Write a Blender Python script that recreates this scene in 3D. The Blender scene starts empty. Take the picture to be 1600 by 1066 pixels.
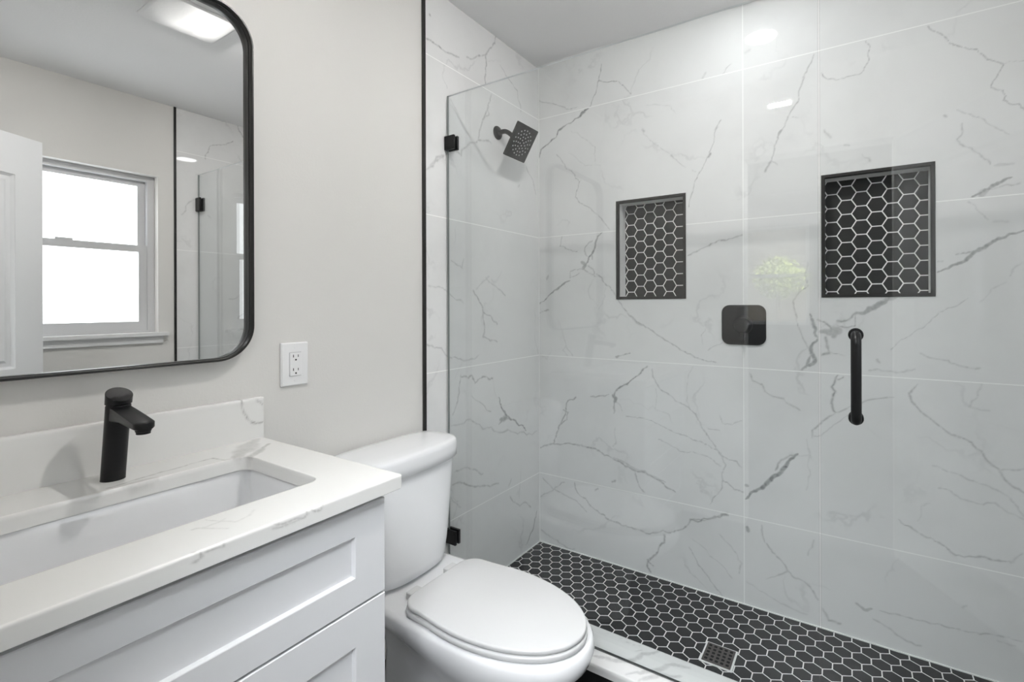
import bpy, bmesh, math, random
import numpy as np
from mathutils import Vector, Matrix

S = bpy.context.scene
COL = S.collection

# ------------------------------------------------------------------ camera
CAM = (1.3705, 0.0, 1.2367)
YAW, ROLL = math.radians(32.295), math.radians(0.178)
cd = bpy.data.cameras.new('camera')
cd.sensor_fit = 'HORIZONTAL'
cd.sensor_width = 36.0
cd.lens = 754.68 * 36.0 / 1600.0
cd.shift_x = -50.0 / 1600.0
cd.shift_y = -56.72 / 1600.0
cd.clip_start = 0.01
cam = bpy.data.objects.new('camera', cd)
COL.objects.link(cam)
_F = Vector((-math.sin(YAW), math.cos(YAW), 0))
_R = Vector((math.cos(YAW), math.sin(YAW), 0))
_Z = Vector((0, 0, 1))
_cx = math.cos(ROLL) * _R - math.sin(ROLL) * _Z
_cy = math.sin(ROLL) * _R + math.cos(ROLL) * _Z
_m = Matrix((_cx, _cy, -_F)).transposed().to_4x4()
_m.translation = Vector(CAM)
cam.matrix_world = _m
S.camera = cam

# ------------------------------------------------------------------ light level
S.view_settings.view_transform = 'Standard'
S.view_settings.look = 'None'
S.view_settings.gamma = 1.0
S.view_settings.use_curve_mapping = False
S.view_settings.exposure = 0.2

W = bpy.data.worlds.new('sky')
S.world = W
W.use_nodes = True
_bg = W.node_tree.nodes['Background']
_bg.inputs['Color'].default_value = (0.75, 0.87, 1.0, 1)
_bg.inputs['Strength'].default_value = 1.6

# sun on the garden behind the house (only the far window shows it)
_sd = bpy.data.lights.new('sun', 'SUN')
_sd.energy = 26.0
_sd.angle = 0.01
_sd.color = (1.0, 0.96, 0.88)
_so = bpy.data.objects.new('sun', _sd)
COL.objects.link(_so)
_so.rotation_euler = Vector((-0.2, -0.6, -0.75)).to_track_quat('-Z', 'Y').to_euler()

DOWNLIGHT = 27.0      # radiance of the round shower light
FANLIGHT = 780.0       # radiance of the strip in the exhaust fan
WINDOW_1 = 3.0         # frosted panes lit by the day outside

HALL_FILL = 33.0       # ceiling lamp added unseen behind the doorway to brighten the shower

# ------------------------------------------------------------------ measures (metres)
BY = 2.12       # tiled back wall of the shower
WX = 2.19       # wall with the window
CZ = 2.471      # ceiling
FY = -0.02      # inner face of the wall with the doorway
TY = 1.312      # where tile starts
GY = 1.438      # shower glass
TX = (0.872, 1.555)   # doorway

# vein runs traced over each surface: (width mm, strength %, points in mm)
V_B=[(3,45,[363,2398,358,2358,349,2324,336,2283,317,2246,299,2201]),(3,45,[349,2320,398,2301,450,2293,480,2260,513,2218]),(3,35,[0,2307,57,2279,107,2260,147,2239,181,2219,234,2220]),(5,60,[290,2199,257,2189,233,2165,195,2148,156,2139,122,2127,109,2093,56,2064,15,2045,2,2003]),(12,50,[285,2197,262,2184,238,2166]),(9,50,[156,2139,119,2125]),(3,35,[108,2003,136,1972,160,1934,199,1903,218,1867,242,1847,227,1807,218,1775,265,1727,324,1684,378,1626,404,1595]),(2,22,[195,2106,233,2090,280,2048,326,2007,321,1967,330,1924]),(2,18,[175,2000,233,1957,279,1920,357,1908]),(2,25,[570,2037,590,2006,634,1960,676,1922,707,1894,744,1855,766,1836]),(7,25,[568,2041,577,2030]),(6,25,[703,1899,711,1889]),(3,35,[915,2012,895,1977,887,1928,863,1868,842,1828,824,1802,802,1754,791,1712,780,1662]),(7,40,[871,1878,862,1865]),(6,30,[901,1986,892,1976]),(2,20,[795,1821,827,1809]),(3,15,[590,2148,692,2126,722,2085]),(10,12,[839,2205,854,2230]),(4,20,[923,2205,956,2238]),(8,45,[364,1585,340,1568,329,1540,322,1508,300,1477,286,1446,256,1421]),(5,35,[311,1548,271,1518,268,1502,282,1475]),(5,40,[322,1508,307,1480,311,1457]),(18,35,[249,1448,271,1430,260,1414]),(5,30,[289,1426,314,1412,321,1373]),(4,30,[253,1411,285,1397,328,1373]),(3,30,[253,1415,219,1413,188,1404,185,1371,227,1386,240,1396]),(9,45,[185,1358,143,1339,104,1313,64,1287]),(5,45,[64,1287,32,1256,-1,1236]),(4,30,[140,1584,128,1534,174,1515,227,1501]),(7,30,[56,1386,48,1365]),(4,35,[329,1386,364,1365,398,1326,426,1291,453,1247,479,1213,499,1188,531,1164,570,1143,601,1123,620,1111,651,1091,693,1066,740,1036,781,1021,809,1005,854,993,892,990]),(10,20,[499,1188,531,1161,570,1140]),(5,35,[776,1450,793,1458,822,1470,866,1487,920,1506,999,1522]),(4,35,[431,988,465,998,505,1009]),(8,35,[435,986,450,993]),(8,30,[32,1205,60,1208]),(3,30,[-1,1191,32,1203]),(2,20,[851,1163,849,1123,832,1106,840,1055]),(3,22,[919,1075,881,1057,859,1039]),(3,18,[146,1078,161,1032,142,1004,172,979]),(3,20,[161,1032,199,981]),(3,15,[381,1314,363,1238,342,1212]),(6,50,[588,952,564,933,546,909,510,883,473,857,441,837,425,806,422,718]),(14,45,[416,805,432,790,425,771]),(3,30,[435,772,466,735]),(5,40,[397,807,364,797,332,789,298,786]),(5,45,[216,774,181,758,159,712,152,674,130,634,108,587,90,528]),(4,40,[145,704,174,695,166,657,138,635,116,619]),(6,40,[3,489,64,517,137,528,236,537,297,535,344,528,409,505,459,490,521,466,592,457,650,440,717,404]),(10,20,[421,507,508,478,592,457,672,439]),(5,35,[527,462,538,424,574,374]),(4,30,[611,942,622,898,662,846,718,808,783,777,825,728,851,684,886,637,911,599,956,586,994,562]),(3,30,[485,712,557,714,628,698,707,670,783,653,845,636,901,618]),(3,25,[639,627,695,608,750,589,825,590,866,581,911,552]),(4,25,[911,610,931,561,916,507,916,465,865,381]),(4,35,[921,492,965,465,1001,462]),(4,20,[907,765,917,735,956,735,995,755]),(4,20,[856,706,907,702]),(3,18,[794,965,773,910,767,813,783,777]),(5,25,[18,337,78,292,122,282,207,262,276,216]),(5,35,[208,348,228,297,290,256,356,223,420,202,458,194,532,194,614,198,694,218,749,248,776,281,787,300,844,308,906,336,935,355]),(6,30,[420,202,458,196]),(6,45,[781,299,855,316,935,358]),(9,40,[911,350,940,351]),(6,40,[666,200,666,167,637,120,614,92,591,63,585,33,602,15]),(4,35,[626,95,585,67,614,47]),(3,30,[776,174,813,114,854,73,879,44,915,8]),(3,18,[781,218,865,161,954,93]),(4,20,[905,265,964,208,993,165,983,122]),(5,25,[2,232,78,279,151,338]),(6,20,[2,64,106,33,206,16]),(7,30,[323,333,338,343]),(7,30,[413,391,431,401]),(5,15,[428,649,434,579,415,559]),(3,12,[628,854,622,753]),(4,30,[1258,2193,1243,2157,1225,2114,1216,2089,1206,2050,1185,2000,1166,1963,1147,1925,1135,1906,1119,1867,1109,1812,1086,1774]),(7,20,[1228,2123,1221,2105]),(8,35,[1147,1928,1135,1907]),(6,30,[1109,1809,1086,1770]),(3,25,[1109,1809,1131,1788]),(3,30,[1423,2195,1437,2172,1431,2151,1434,2125,1421,2103,1407,2081,1369,2081,1335,2076,1307,2086,1284,2116]),(3,35,[1603,2194,1629,2165,1650,2141,1675,2109,1698,2094,1729,2079,1751,2047,1777,2025,1796,2012,1785,1989,1770,1964,1764,1945,1776,1934,1793,1927,1800,1908,1795,1895,1810,1880,1831,1875,1843,1853]),(2,20,[1796,2012,1819,2014,1843,2010]),(5,25,[1645,1878,1652,1871]),(3,20,[1679,1889,1715,1866,1750,1838,1780,1806,1810,1781]),(4,22,[1691,1842,1693,1812,1679,1791,1688,1771,1720,1745,1746,1715,1763,1692]),(9,15,[1772,1687,1818,1686]),(7,22,[1292,1896,1312,1866]),(5,20,[1357,1828,1374,1823]),(4,20,[1412,1783,1438,1752]),(7,12,[1008,2270,1031,2275]),(3,20,[1182,1970,1206,1962]),(9,40,[1717,1592,1742,1604,1767,1621,1795,1636,1814,1643]),(17,25,[1737,1595,1752,1609]),(4,25,[1766,1611,1833,1621]),(9,42,[1627,1344,1656,1356,1681,1372,1707,1390,1732,1412,1756,1430,1781,1448,1809,1461,1842,1468]),(13,20,[1732,1412,1761,1433]),(4,30,[1676,1402,1712,1408,1737,1421]),(3,30,[1627,1381,1640,1381]),(16,38,[1491,1257,1462,1236,1432,1218,1395,1203]),(11,25,[1511,1257,1467,1246]),(6,35,[1392,1203,1377,1185,1358,1173,1333,1173]),(4,35,[1389,1199,1389,1156,1364,1148,1333,1154]),(25,28,[1281,1131,1307,1128,1333,1136,1320,1113]),(5,40,[1268,1176,1301,1158,1314,1143]),(7,35,[1294,1109,1301,1071,1307,1049,1281,1040]),(3,25,[1307,1057,1358,1044]),(10,38,[1242,1198,1252,1168,1262,1138,1267,1108]),(12,42,[1267,1100,1245,1069,1248,1046,1258,1016,1241,1000,1214,981]),(9,35,[1245,1038,1228,991]),(4,25,[1232,1328,1235,1305,1201,1275,1184,1245,1194,1198,1208,1136,1235,1068]),(4,15,[1236,1397,1229,1359,1235,1313]),(3,20,[1706,1255,1655,1222,1613,1187,1575,1149,1525,1109,1496,1073]),(5,20,[1580,1063,1613,1048,1655,1043,1691,1025,1736,1022]),(6,18,[1564,1007,1524,994,1490,995,1431,994]),(3,20,[1707,1576,1737,1536,1757,1511]),(6,15,[1771,1503,1804,1500]),(5,15,[1837,1367,1809,1324]),(4,12,[1799,1305,1736,1241]),(6,20,[1455,1034,1462,1025]),(5,25,[1026,952,1037,923,1071,913,1082,884,1130,865,1162,845,1209,821]),(6,40,[1333,969,1323,940,1314,923,1325,907,1313,861,1323,828]),(4,30,[1352,965,1333,952]),(5,30,[1323,823,1274,777,1249,751,1249,722]),(4,28,[1323,828,1407,871,1505,903]),(3,20,[1375,829,1313,771,1254,729]),(13,50,[1198,651,1161,604,1129,557,1086,513,1041,474,1009,435]),(6,35,[1193,645,1140,618,1119,573]),(10,30,[1007,492,1019,490]),(5,12,[1229,714,1234,622,1228,518]),(15,35,[1013,322,1018,305]),(5,25,[1069,341,1074,294,1107,243,1160,187,1222,159,1267,105]),(5,20,[1085,129,1160,181]),(5,15,[1253,329,1233,266]),(5,15,[1012,95,1085,69,1160,46,1232,36]),(5,30,[1572,956,1547,922,1560,887,1593,849,1629,818,1676,789,1714,773,1743,740,1780,697,1794,666,1840,632]),(4,20,[1787,694,1840,708]),(5,15,[1740,970,1729,925,1710,893,1758,884]),(4,18,[1612,678,1691,656,1758,635,1808,606,1840,556]),(4,20,[1628,604,1675,588,1698,578,1772,584,1840,547]),(5,30,[1517,471,1555,448,1612,426,1644,409,1671,386,1735,399,1808,404]),(5,20,[1808,400,1836,436]),(4,12,[1571,478,1604,548]),(7,25,[1282,75,1302,37,1340,39]),(9,25,[1387,132,1415,114,1437,127]),(4,22,[1459,129,1545,132,1627,139,1682,139,1757,151,1835,155]),(5,22,[1441,91,1494,72,1528,52,1578,45]),(4,15,[1771,136,1821,136]),(5,20,[1690,216,1701,225])]
V_L=[(5,35,[1330,2260,1376,2261,1424,2256,1474,2263,1513,2269]),(5,35,[1761,2475,1753,2437,1706,2381,1683,2352,1623,2319,1560,2289]),(5,40,[1686,2353,1693,2313,1685,2261,1685,2222]),(5,35,[1728,2190,1704,2123,1674,2069,1651,2019,1636,1967]),(4,30,[1697,2120,1712,2096,1674,2064]),(4,30,[1793,2354,1835,2321,1878,2307,1931,2285,1958,2221,1958,2189]),(6,25,[1326,1757,1363,1782,1398,1817,1434,1843,1524,1862,1531,1891,1579,1932,1636,1958,1727,1969]),(10,20,[1340,1764,1422,1832]),(8,30,[1346,2363,1350,2358]),(3,15,[1424,2200,1417,2145,1442,2111]),(4,15,[1460,2075,1512,2021,1565,1965]),(6,20,[2004,1933,2062,1880,2092,1809]),(6,25,[1932,1816,1947,1827]),(5,20,[1461,1418,1528,1390,1538,1431]),(6,35,[1598,1298,1630,1264,1662,1208,1673,1130,1662,1095,1764,1067]),(6,30,[1662,1208,1718,1186,1765,1148]),(6,20,[1685,1357,1730,1330,1826,1281]),(6,20,[1708,1365,1619,1306]),(5,20,[1337,1311,1406,1306,1460,1275,1537,1243]),(5,25,[1328,1084,1405,1066,1450,1024,1536,1002,1639,1020]),(4,35,[1516,944,1506,886,1467,788]),(6,35,[1516,938,1566,925,1586,936,1607,899,1628,910,1683,916,1728,903]),(9,45,[1775,809,1799,753,1836,709,1926,652,1995,606]),(21,40,[1786,704,1848,699]),(9,35,[1836,716,1774,684]),(6,25,[1458,744,1575,747,1660,687,1774,647,1926,605,2097,583]),(6,30,[1466,502,1553,475,1637,441,1773,412]),(5,20,[1476,551,1574,536,1659,490]),(6,25,[1872,404,1847,374]),(6,25,[1859,324,1898,281,2036,209]),(8,35,[2094,171,2064,100,1992,33]),(4,25,[1586,847,1716,754]),(5,20,[1457,453,1513,394])]
V_C=[(27,25,[25,681,878,98,622,878,141,581,878]),(11,30,[97,677,878,163,603,878,177,572,878]),(3,35,[152,580,878,144,552,878,104,543,878,106,498,878,114,468,878,114,441,878,121,407,878,131,371,878,135,345,878]),(4,30,[203,552,878,188,514,878,190,462,878,207,424,878,211,392,878,203,366,878,191,353,878]),(15,18,[147,417,878,147,393,878,147,369,878]),(3,35,[180,449,878,209,408,878,207,385,878]),(5,30,[171,351,878,176,333,878,181,316,878,161,314,878,167,298,878]),(8,35,[159,577,878,181,567,878]),(6,35,[175,587,878,198,578,878]),(2,20,[480,401,878,487,386,878,488,369,878,480,352,878]),(2,20,[478,357,878,498,369,878,524,385,878]),(2,15,[457,380,878,479,388,878,509,403,878,503,428,878,485,445,878]),(2,30,[567,435,876,567,447,871,567,467,871,567,488,867,567,493,871,567,492,877]),(2,30,[567,434,869,567,455,866,567,490,867]),(2,30,[567,501,876,567,509,870,567,518,869,567,523,877]),(2,35,[563,319,878,567,328,875,567,330,869,567,323,865,567,317,865]),(2,30,[567,336,873,567,346,873,567,359,871,567,360,875])]
V_S=[(4,45,[648,987,652,958,667,931,702,919]),(4,35,[686,984,702,965])]
V_K=[(15,22,[668,1406,710,1419,748,1430,786,1459,799,1499,841,1537]),(13,22,[787,1387,824,1415,853,1444,880,1481,918,1510,948,1518]),(2,20,[641,1524,690,1530,786,1531,793,1513,774,1489]),(16,22,[829,1384,874,1442,930,1467]),(10,20,[704,1355,747,1362,797,1364])]

# ------------------------------------------------------------------ helpers
def put(o, parent=None):
    COL.objects.link(o)
    if parent is not None:
        o.parent = parent
    return o

def mesh_obj(name, bm, mats, parent=None, smooth=True, angle=40, bevel=0.0, seg=2):
    if not isinstance(mats, (list, tuple)):
        mats = [mats]
    if bevel > 0:
        es = [e for e in bm.edges if len(e.link_faces) == 2 and e.calc_face_angle(0) > math.radians(30)]
        bmesh.ops.bevel(bm, geom=es, offset=bevel, segments=seg, profile=0.5, affect='EDGES', clamp_overlap=True)
    bmesh.ops.recalc_face_normals(bm, faces=bm.faces)
    me = bpy.data.meshes.new(name)
    if smooth:
        for f in bm.faces:
            f.smooth = True
        for e in bm.edges:
            if len(e.link_faces) == 2 and e.calc_face_angle(0) > math.radians(angle):
                e.smooth = False
    bm.to_mesh(me)
    bm.free()
    for m in mats:
        me.materials.append(m)
    o = bpy.data.objects.new(name, me)
    return put(o, parent)

def tag(o, label, cat, group=None):
    o['label'] = label
    o['category'] = cat
    if group:
        o['group'] = group
    return o

def struct(o):
    o['kind'] = 'structure'
    return o

def thing(name, label, cat, loc=(0, 0, 0), group=None):
    o = bpy.data.objects.new(name, None)
    o.empty_display_size = 0.05
    COL.objects.link(o)
    o.location = loc
    INV[o.name] = Matrix.Translation(Vector(loc)).inverted()
    return tag(o, label, cat, group)
INV = {}

def part(name, bm, mats, parent, **k):
    """bm in world coordinates; stored relative to the thing's base"""
    root = parent
    while root.parent is not None:
        root = root.parent
    bmesh.ops.transform(bm, matrix=INV.get(root.name, Matrix()), verts=bm.verts)
    return mesh_obj(name, bm, mats, parent, **k)

def nb():
    return bmesh.new()

def box(bm, x0, x1, y0, y1, z0, z1, mi=0):
    v = [bm.verts.new(p) for p in ((x0, y0, z0), (x1, y0, z0), (x1, y1, z0), (x0, y1, z0),
                                   (x0, y0, z1), (x1, y0, z1), (x1, y1, z1), (x0, y1, z1))]
    fs = []
    for q in ((3, 2, 1, 0), (4, 5, 6, 7), (0, 1, 5, 4), (1, 2, 6, 5), (2, 3, 7, 6), (3, 0, 4, 7)):
        f = bm.faces.new([v[i] for i in q])
        f.material_index = mi
        fs.append(f)
    return fs

def loft(bm, rings, cap0=True, cap1=True, closed=True, mi=0):
    L = [[bm.verts.new(p) for p in r] for r in rings]
    n = len(L[0])
    for a, b in zip(L[:-1], L[1:]):
        for i in range(n if closed else n - 1):
            j = (i + 1) % n
            f = bm.faces.new((a[i], a[j], b[j], b[i]))
            f.material_index = mi
    if cap0:
        bm.faces.new(list(reversed(L[0]))).material_index = mi
    if cap1:
        bm.faces.new(L[-1]).material_index = mi
    return L

def frame_of(d):
    d = Vector(d).normalized()
    u = d.cross(Vector((0, 0, 1)))
    if u.length < 1e-4:
        u = Vector((1, 0, 0))
    u.normalize()
    return u, d.cross(u).normalized()

def circle(c, d, r, n=32):
    u, w = frame_of(d)
    c = Vector(c)
    return [c + r * (math.cos(2 * math.pi * i / n) * u + math.sin(2 * math.pi * i / n) * w) for i in range(n)]

def lathe(bm, c, d, prof, n=32, mi=0):
    """prof = [(distance along d, radius)...]"""
    d = Vector(d).normalized()
    loft(bm, [circle(Vector(c) + d * h, d, max(r, 1e-4), n) for h, r in prof], mi=mi)

def tube(bm, pts, r, n=20):
    P = [Vector(p) for p in pts]
    rings = []
    u = None
    for i, p in enumerate(P):
        d = (P[min(i + 1, len(P) - 1)] - P[max(i - 1, 0)]).normalized()
        if u is None:
            u, w = frame_of(d)
        else:
            u = (u - d * u.dot(d)).normalized()
            w = d.cross(u).normalized()
        rr = r[i] if isinstance(r, (list, tuple)) else r
        rings.append([p + rr * (math.cos(2 * math.pi * k / n) * u + math.sin(2 * math.pi * k / n) * w) for k in range(n)])
    loft(bm, rings)

def rrect(a0, a1, b0, b1, r, n=8):
    """rounded rectangle outline, counter-clockwise, in 2-D"""
    out = []
    for (ca, cb, s) in ((a1 - r, b0 + r, -90), (a1 - r, b1 - r, 0), (a0 + r, b1 - r, 90), (a0 + r, b0 + r, 180)):
        for i in range(n + 1):
            t = math.radians(s + 90.0 * i / n)
            out.append((ca + r * math.cos(t), cb + r * math.sin(t)))
    return out

# ------------------------------------------------------------------ materials
class NT:
    def __init__(self, name):
        self.m = bpy.data.materials.new(name)
        self.m.use_nodes = True
        self.t = self.m.node_tree
        self.b = self.t.nodes['Principled BSDF']
        self.o = self.t.nodes['Material Output']
    def n(self, kind, **k):
        nd = self.t.nodes.new(kind)
        for a, v in k.items():
            setattr(nd, a, v)
        return nd
    def l(self, a, b):
        self.t.links.new(a, b)
    def val(self, sock, v):
        if hasattr(v, 'is_linked') or hasattr(v, 'links'):
            self.l(v, sock)
        else:
            sock.default_value = v
    def math(self, op, a, b=0.0, c=0.0, clamp=False):
        nd = self.n('ShaderNodeMath', operation=op, use_clamp=clamp)
        self.val(nd.inputs[0], a)
        self.val(nd.inputs[1], b)
        self.val(nd.inputs[2], c)
        return nd.outputs[0]
    def vec(self, op, a, b=None):
        nd = self.n('ShaderNodeVectorMath', operation=op)
        self.val(nd.inputs[0], a)
        if b is not None:
            self.val(nd.inputs[1], b)
        return nd.outputs['Value'] if op in ('DOT_PRODUCT', 'LENGTH') else nd.outputs[0]
    def mix(self, f, a, b):
        nd = self.n('ShaderNodeMix', data_type='RGBA')
        self.val(nd.inputs[0], f)
        for s, v in ((nd.inputs[6], a), (nd.inputs[7], b)):
            if isinstance(v, tuple):
                s.default_value = (*v, 1) if len(v) == 3 else v
            else:
                self.l(v, s)
        return nd.outputs[2]
    def step(self, v, a, b):
        nd = self.n('ShaderNodeMapRange', interpolation_type='SMOOTHSTEP')
        self.val(nd.inputs['Value'], v)
        nd.inputs['From Min'].default_value = a
        nd.inputs['From Max'].default_value = b
        return nd.outputs[0]
    def noise(self, co, scale, detail=3.0, rough=0.5):
        nd = self.n('ShaderNodeTexNoise')
        self.l(co, nd.inputs['Vector'])
        nd.inputs['Scale'].default_value = scale
        nd.inputs['Detail'].default_value = detail
        nd.inputs['Roughness'].default_value = rough
        return nd.outputs['Fac']
    def pos(self):
        return self.n('ShaderNodeNewGeometry').outputs['Position']
    def bump(self, h, strength=0.1, dist=0.01):
        nd = self.n('ShaderNodeBump')
        nd.inputs['Strength'].default_value = strength
        nd.inputs['Distance'].default_value = dist
        self.l(h, nd.inputs['Height'])
        self.l(nd.outputs[0], self.b.inputs['Normal'])

def plain(name, col, rough=0.5, metal=0.0, spec=0.5, coat=0.0, var=0.03, scale=40.0, bump=0.0, bscale=300.0, bdist=0.0004):
    k = NT(name)
    p = k.pos()
    f = k.noise(p, scale, 3)
    c2 = tuple(max(0, min(1, c * (1 - var))) for c in col)
    k.l(k.mix(f, col, c2), k.b.inputs['Base Color'])
    k.b.inputs['Roughness'].default_value = rough
    k.b.inputs['Metallic'].default_value = metal
    k.b.inputs['Specular IOR Level'].default_value = spec
    k.b.inputs['Coat Weight'].default_value = coat
    if bump > 0:
        k.bump(k.noise(p, bscale, 2), bump, bdist)
    return k.m

def emit(name, col, strength):
    k = NT(name)
    e = k.n('ShaderNodeEmission')
    e.inputs[0].default_value = (*col, 1)
    e.inputs[1].default_value = strength
    k.l(e.outputs[0], k.o.inputs['Surface'])
    return k.m

def glass_sheet(name, tint=(0.975, 0.985, 0.985)):
    """clear sheet: every face reflects by Fresnel and lets the rest straight through"""
    k = NT(name)
    geo = k.n('ShaderNodeNewGeometry')
    ior = k.math('ADD', 1.5, k.math('MULTIPLY', geo.outputs['Backfacing'], 1 / 1.5 - 1.5))
    fr = k.n('ShaderNodeFresnel')
    k.l(ior, fr.inputs['IOR'])
    tr = k.n('ShaderNodeBsdfTransparent')
    tr.inputs[0].default_value = (*tint, 1)
    gl = k.n('ShaderNodeBsdfGlossy')
    gl.inputs['Roughness'].default_value = 0.0
    gl.inputs['Color'].default_value = (1, 1, 1, 1)
    mx = k.n('ShaderNodeMixShader')
    k.l(fr.outputs[0], mx.inputs[0])
    k.l(tr.outputs[0], mx.inputs[1])
    k.l(gl.outputs[0], mx.inputs[2])
    k.l(mx.outputs[0], k.o.inputs['Surface'])
    return k.m

def marble(name, base, vein, rough, lines=None, cloud=0.07, groutw=0.0036, gain=1.15):
    """veins come from the mesh's «vein» attribute; lines = (axis, position) pairs of grout joints"""
    k = NT(name)
    p = k.pos()
    at = k.n('ShaderNodeAttribute')
    at.attribute_name = 'vein'
    n1 = k.step(k.noise(p, 3.0, 5, 0.6), 0.42, 0.75)
    n2 = k.noise(p, 90.0, 3, 0.6)
    v = k.math('MULTIPLY', k.math('MULTIPLY', at.outputs['Fac'], gain), k.math('ADD', 0.55, k.math('MULTIPLY', n2, 1.1)), clamp=True)
    dark = tuple(c * (1 - cloud) for c in base)
    c = k.mix(k.math('MULTIPLY', n1, 1.0), base, dark)
    if cloud > 0.04:                      # hair-thin faint veins between the traced ones
        wr = k.n('ShaderNodeTexNoise')
        k.l(p, wr.inputs['Vector'])
        wr.inputs['Scale'].default_value = 2.3
        wr.inputs['Detail'].default_value = 6.0
        rid = k.math('ABSOLUTE', k.math('SUBTRACT', wr.outputs['Fac'], 0.5))
        hair = k.math('MULTIPLY', k.math('SUBTRACT', 1.0, k.step(rid, 0.0, 0.012)), k.step(k.noise(p, 5.0, 2), 0.45, 0.7))
        c = k.mix(k.math('MULTIPLY', hair, 0.16), c, vein)
    c = k.mix(v, c, vein)
    k.b.inputs['Roughness'].default_value = rough
    if lines:
        sep = k.n('ShaderNodeSeparateXYZ')
        k.l(p, sep.inputs[0])
        g = None
        for ax, q in lines:
            d = k.math('ABSOLUTE', k.math('SUBTRACT', sep.outputs[ax], q))
            m = k.math('LESS_THAN', d, groutw * 0.5)
            g = m if g is None else k.math('MAXIMUM', g, m)
        c = k.mix(g, c, (0.90, 0.90, 0.89))
        k.l(k.math('ADD', rough, k.math('MULTIPLY', g, 0.55)), k.b.inputs['Roughness'])
    k.l(c, k.b.inputs['Base Color'])
    return k.m

def hexes(name, ua, va, u0, v0, pu, pv, grout=0.06, tile=(0.010, 0.010, 0.0105), line=(0.88, 0.87, 0.86), rough=0.28, dusty=0.10):
    """hexagon mosaic; ua/va = axis names, the joints across ua are straight; pu = pitch along ua, pv = unit along va"""
    k = NT(name)
    sep = k.n('ShaderNodeSeparateXYZ')
    k.l(k.pos(), sep.inputs[0])
    u = k.math('DIVIDE', k.math('SUBTRACT', sep.outputs[ua], u0), pu)
    v = k.math('DIVIDE', k.math('SUBTRACT', sep.outputs[va], v0), pv)
    R3 = math.sqrt(3)
    def cell(du, dv):
        a = k.math('SUBTRACT', u, du)
        b = k.math('DIVIDE', k.math('SUBTRACT', v, dv), R3)
        ra = k.math('ROUND', a)
        rb = k.math('ROUND', b)
        return k.math('SUBTRACT', a, ra), k.math('MULTIPLY', k.math('SUBTRACT', b, rb), R3), ra, rb
    def l2(a, b):
        return k.math('ADD', k.math('MULTIPLY', a, a), k.math('MULTIPLY', b, b))
    a1, b1, i1, j1 = cell(0.0, 0.0)
    a2, b2, i2, j2 = cell(0.5, R3 / 2)
    s = k.math('LESS_THAN', l2(a1, b1), l2(a2, b2))
    def pick(p, q):
        return k.math('ADD', q, k.math('MULTIPLY', s, k.math('SUBTRACT', p, q)))
    ga = k.math('ABSOLUTE', pick(a1, a2))
    gb = k.math('ABSOLUTE', pick(b1, b2))
    d = k.math('MAXIMUM', ga, k.math('ADD', k.math('MULTIPLY', ga, 0.5), k.math('MULTIPLY', gb, R3 / 2)))
    m = k.step(d, 0.5 - grout * 0.62, 0.5 - grout * 0.42)
    cid = k.n('ShaderNodeCombineXYZ')
    k.l(pick(i1, k.math('ADD', i2, 37.0)), cid.inputs[0])
    k.l(pick(j1, j2), cid.inputs[1])
    wn = k.n('ShaderNodeTexWhiteNoise')
    k.l(cid.outputs[0], wn.inputs['Vector'])
    t2 = tuple(c * 1.7 for c in tile)
    tc = k.mix(k.math('MULTIPLY', wn.outputs['Value'], 0.6), tile, t2)
    dust = k.step(k.noise(k.pos(), 120.0, 4, 0.7), 0.55, 0.85)
    tc = k.mix(k.math('MULTIPLY', dust, dusty), tc, (0.2, 0.2, 0.2))
    k.l(k.mix(m, tc, line), k.b.inputs['Base Color'])
    k.l(k.math('ADD', rough, k.math('MULTIPLY', m, 0.45)), k.b.inputs['Roughness'])
    h = k.math('SUBTRACT', 1.0, k.step(d, 0.5 - grout * 1.0, 0.5 - grout * 0.42))
    k.bump(h, 0.5, 0.0012)
    return k.m

ROWS = [('Z', 0.360), ('Z', 0.974), ('Z', 1.586), ('Z', 2.203)]
M = {}
M['paint'] = plain('paint_beige', (0.735, 0.722, 0.695), 0.6, bump=0.25, bscale=160, bdist=0.0012, var=0.02, scale=3)
M['ceil'] = plain('paint_ceiling', (0.88, 0.88, 0.88), 0.75, bump=0.3, bscale=120, bdist=0.0015, var=0.02, scale=3)
M['white'] = plain('cabinet_white', (0.80, 0.805, 0.82), 0.35, var=0.01)
M['doorw'] = plain('door_white', (0.80, 0.81, 0.82), 0.4, var=0.01)
M['black'] = plain('matte_black', (0.008, 0.008, 0.0085), 0.38, spec=0.28, var=0.2, scale=200)
M['blackm'] = plain('black_metal', (0.014, 0.013, 0.012), 0.3, spec=0.5, var=0.2, scale=120)
M['grey'] = plain('nozzle_rubber', (0.5, 0.5, 0.51), 0.6)
M['porc'] = plain('porcelain', (0.84, 0.845, 0.855), 0.07, coat=0.2, var=0.005)
M['seat'] = plain('seat_plastic', (0.68, 0.68, 0.68), 0.22, var=0.005)
M['plate'] = plain('outlet_plastic', (0.86, 0.86, 0.86), 0.35, var=0.01)
M['slot'] = plain('slot_dark', (0.03, 0.03, 0.03), 0.7)
M['darkfloor'] = plain('charcoal_floor', (0.02, 0.02, 0.021), 0.35, var=0.3, scale=25)
M['steel'] = plain('drain_bronze', (0.13, 0.115, 0.11), 0.4, metal=0.6, var=0.2, scale=150)
M['hole'] = plain('drain_hole', (0.004, 0.004, 0.004), 0.9)
M['caulk'] = plain('grout_white', (0.84, 0.84, 0.83), 0.6, var=0.02)
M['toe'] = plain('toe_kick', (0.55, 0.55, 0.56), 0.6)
M['vinyl'] = plain('window_vinyl', (0.62, 0.62, 0.625), 0.4, var=0.01)
M['sill'] = plain('sill_white', (0.78, 0.78, 0.78), 0.35, var=0.02)
M['glass'] = glass_sheet('clear_glass')
M['gedge'] = plain('glass_edge', (0.20, 0.22, 0.215), 0.15, var=0.1)
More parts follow.
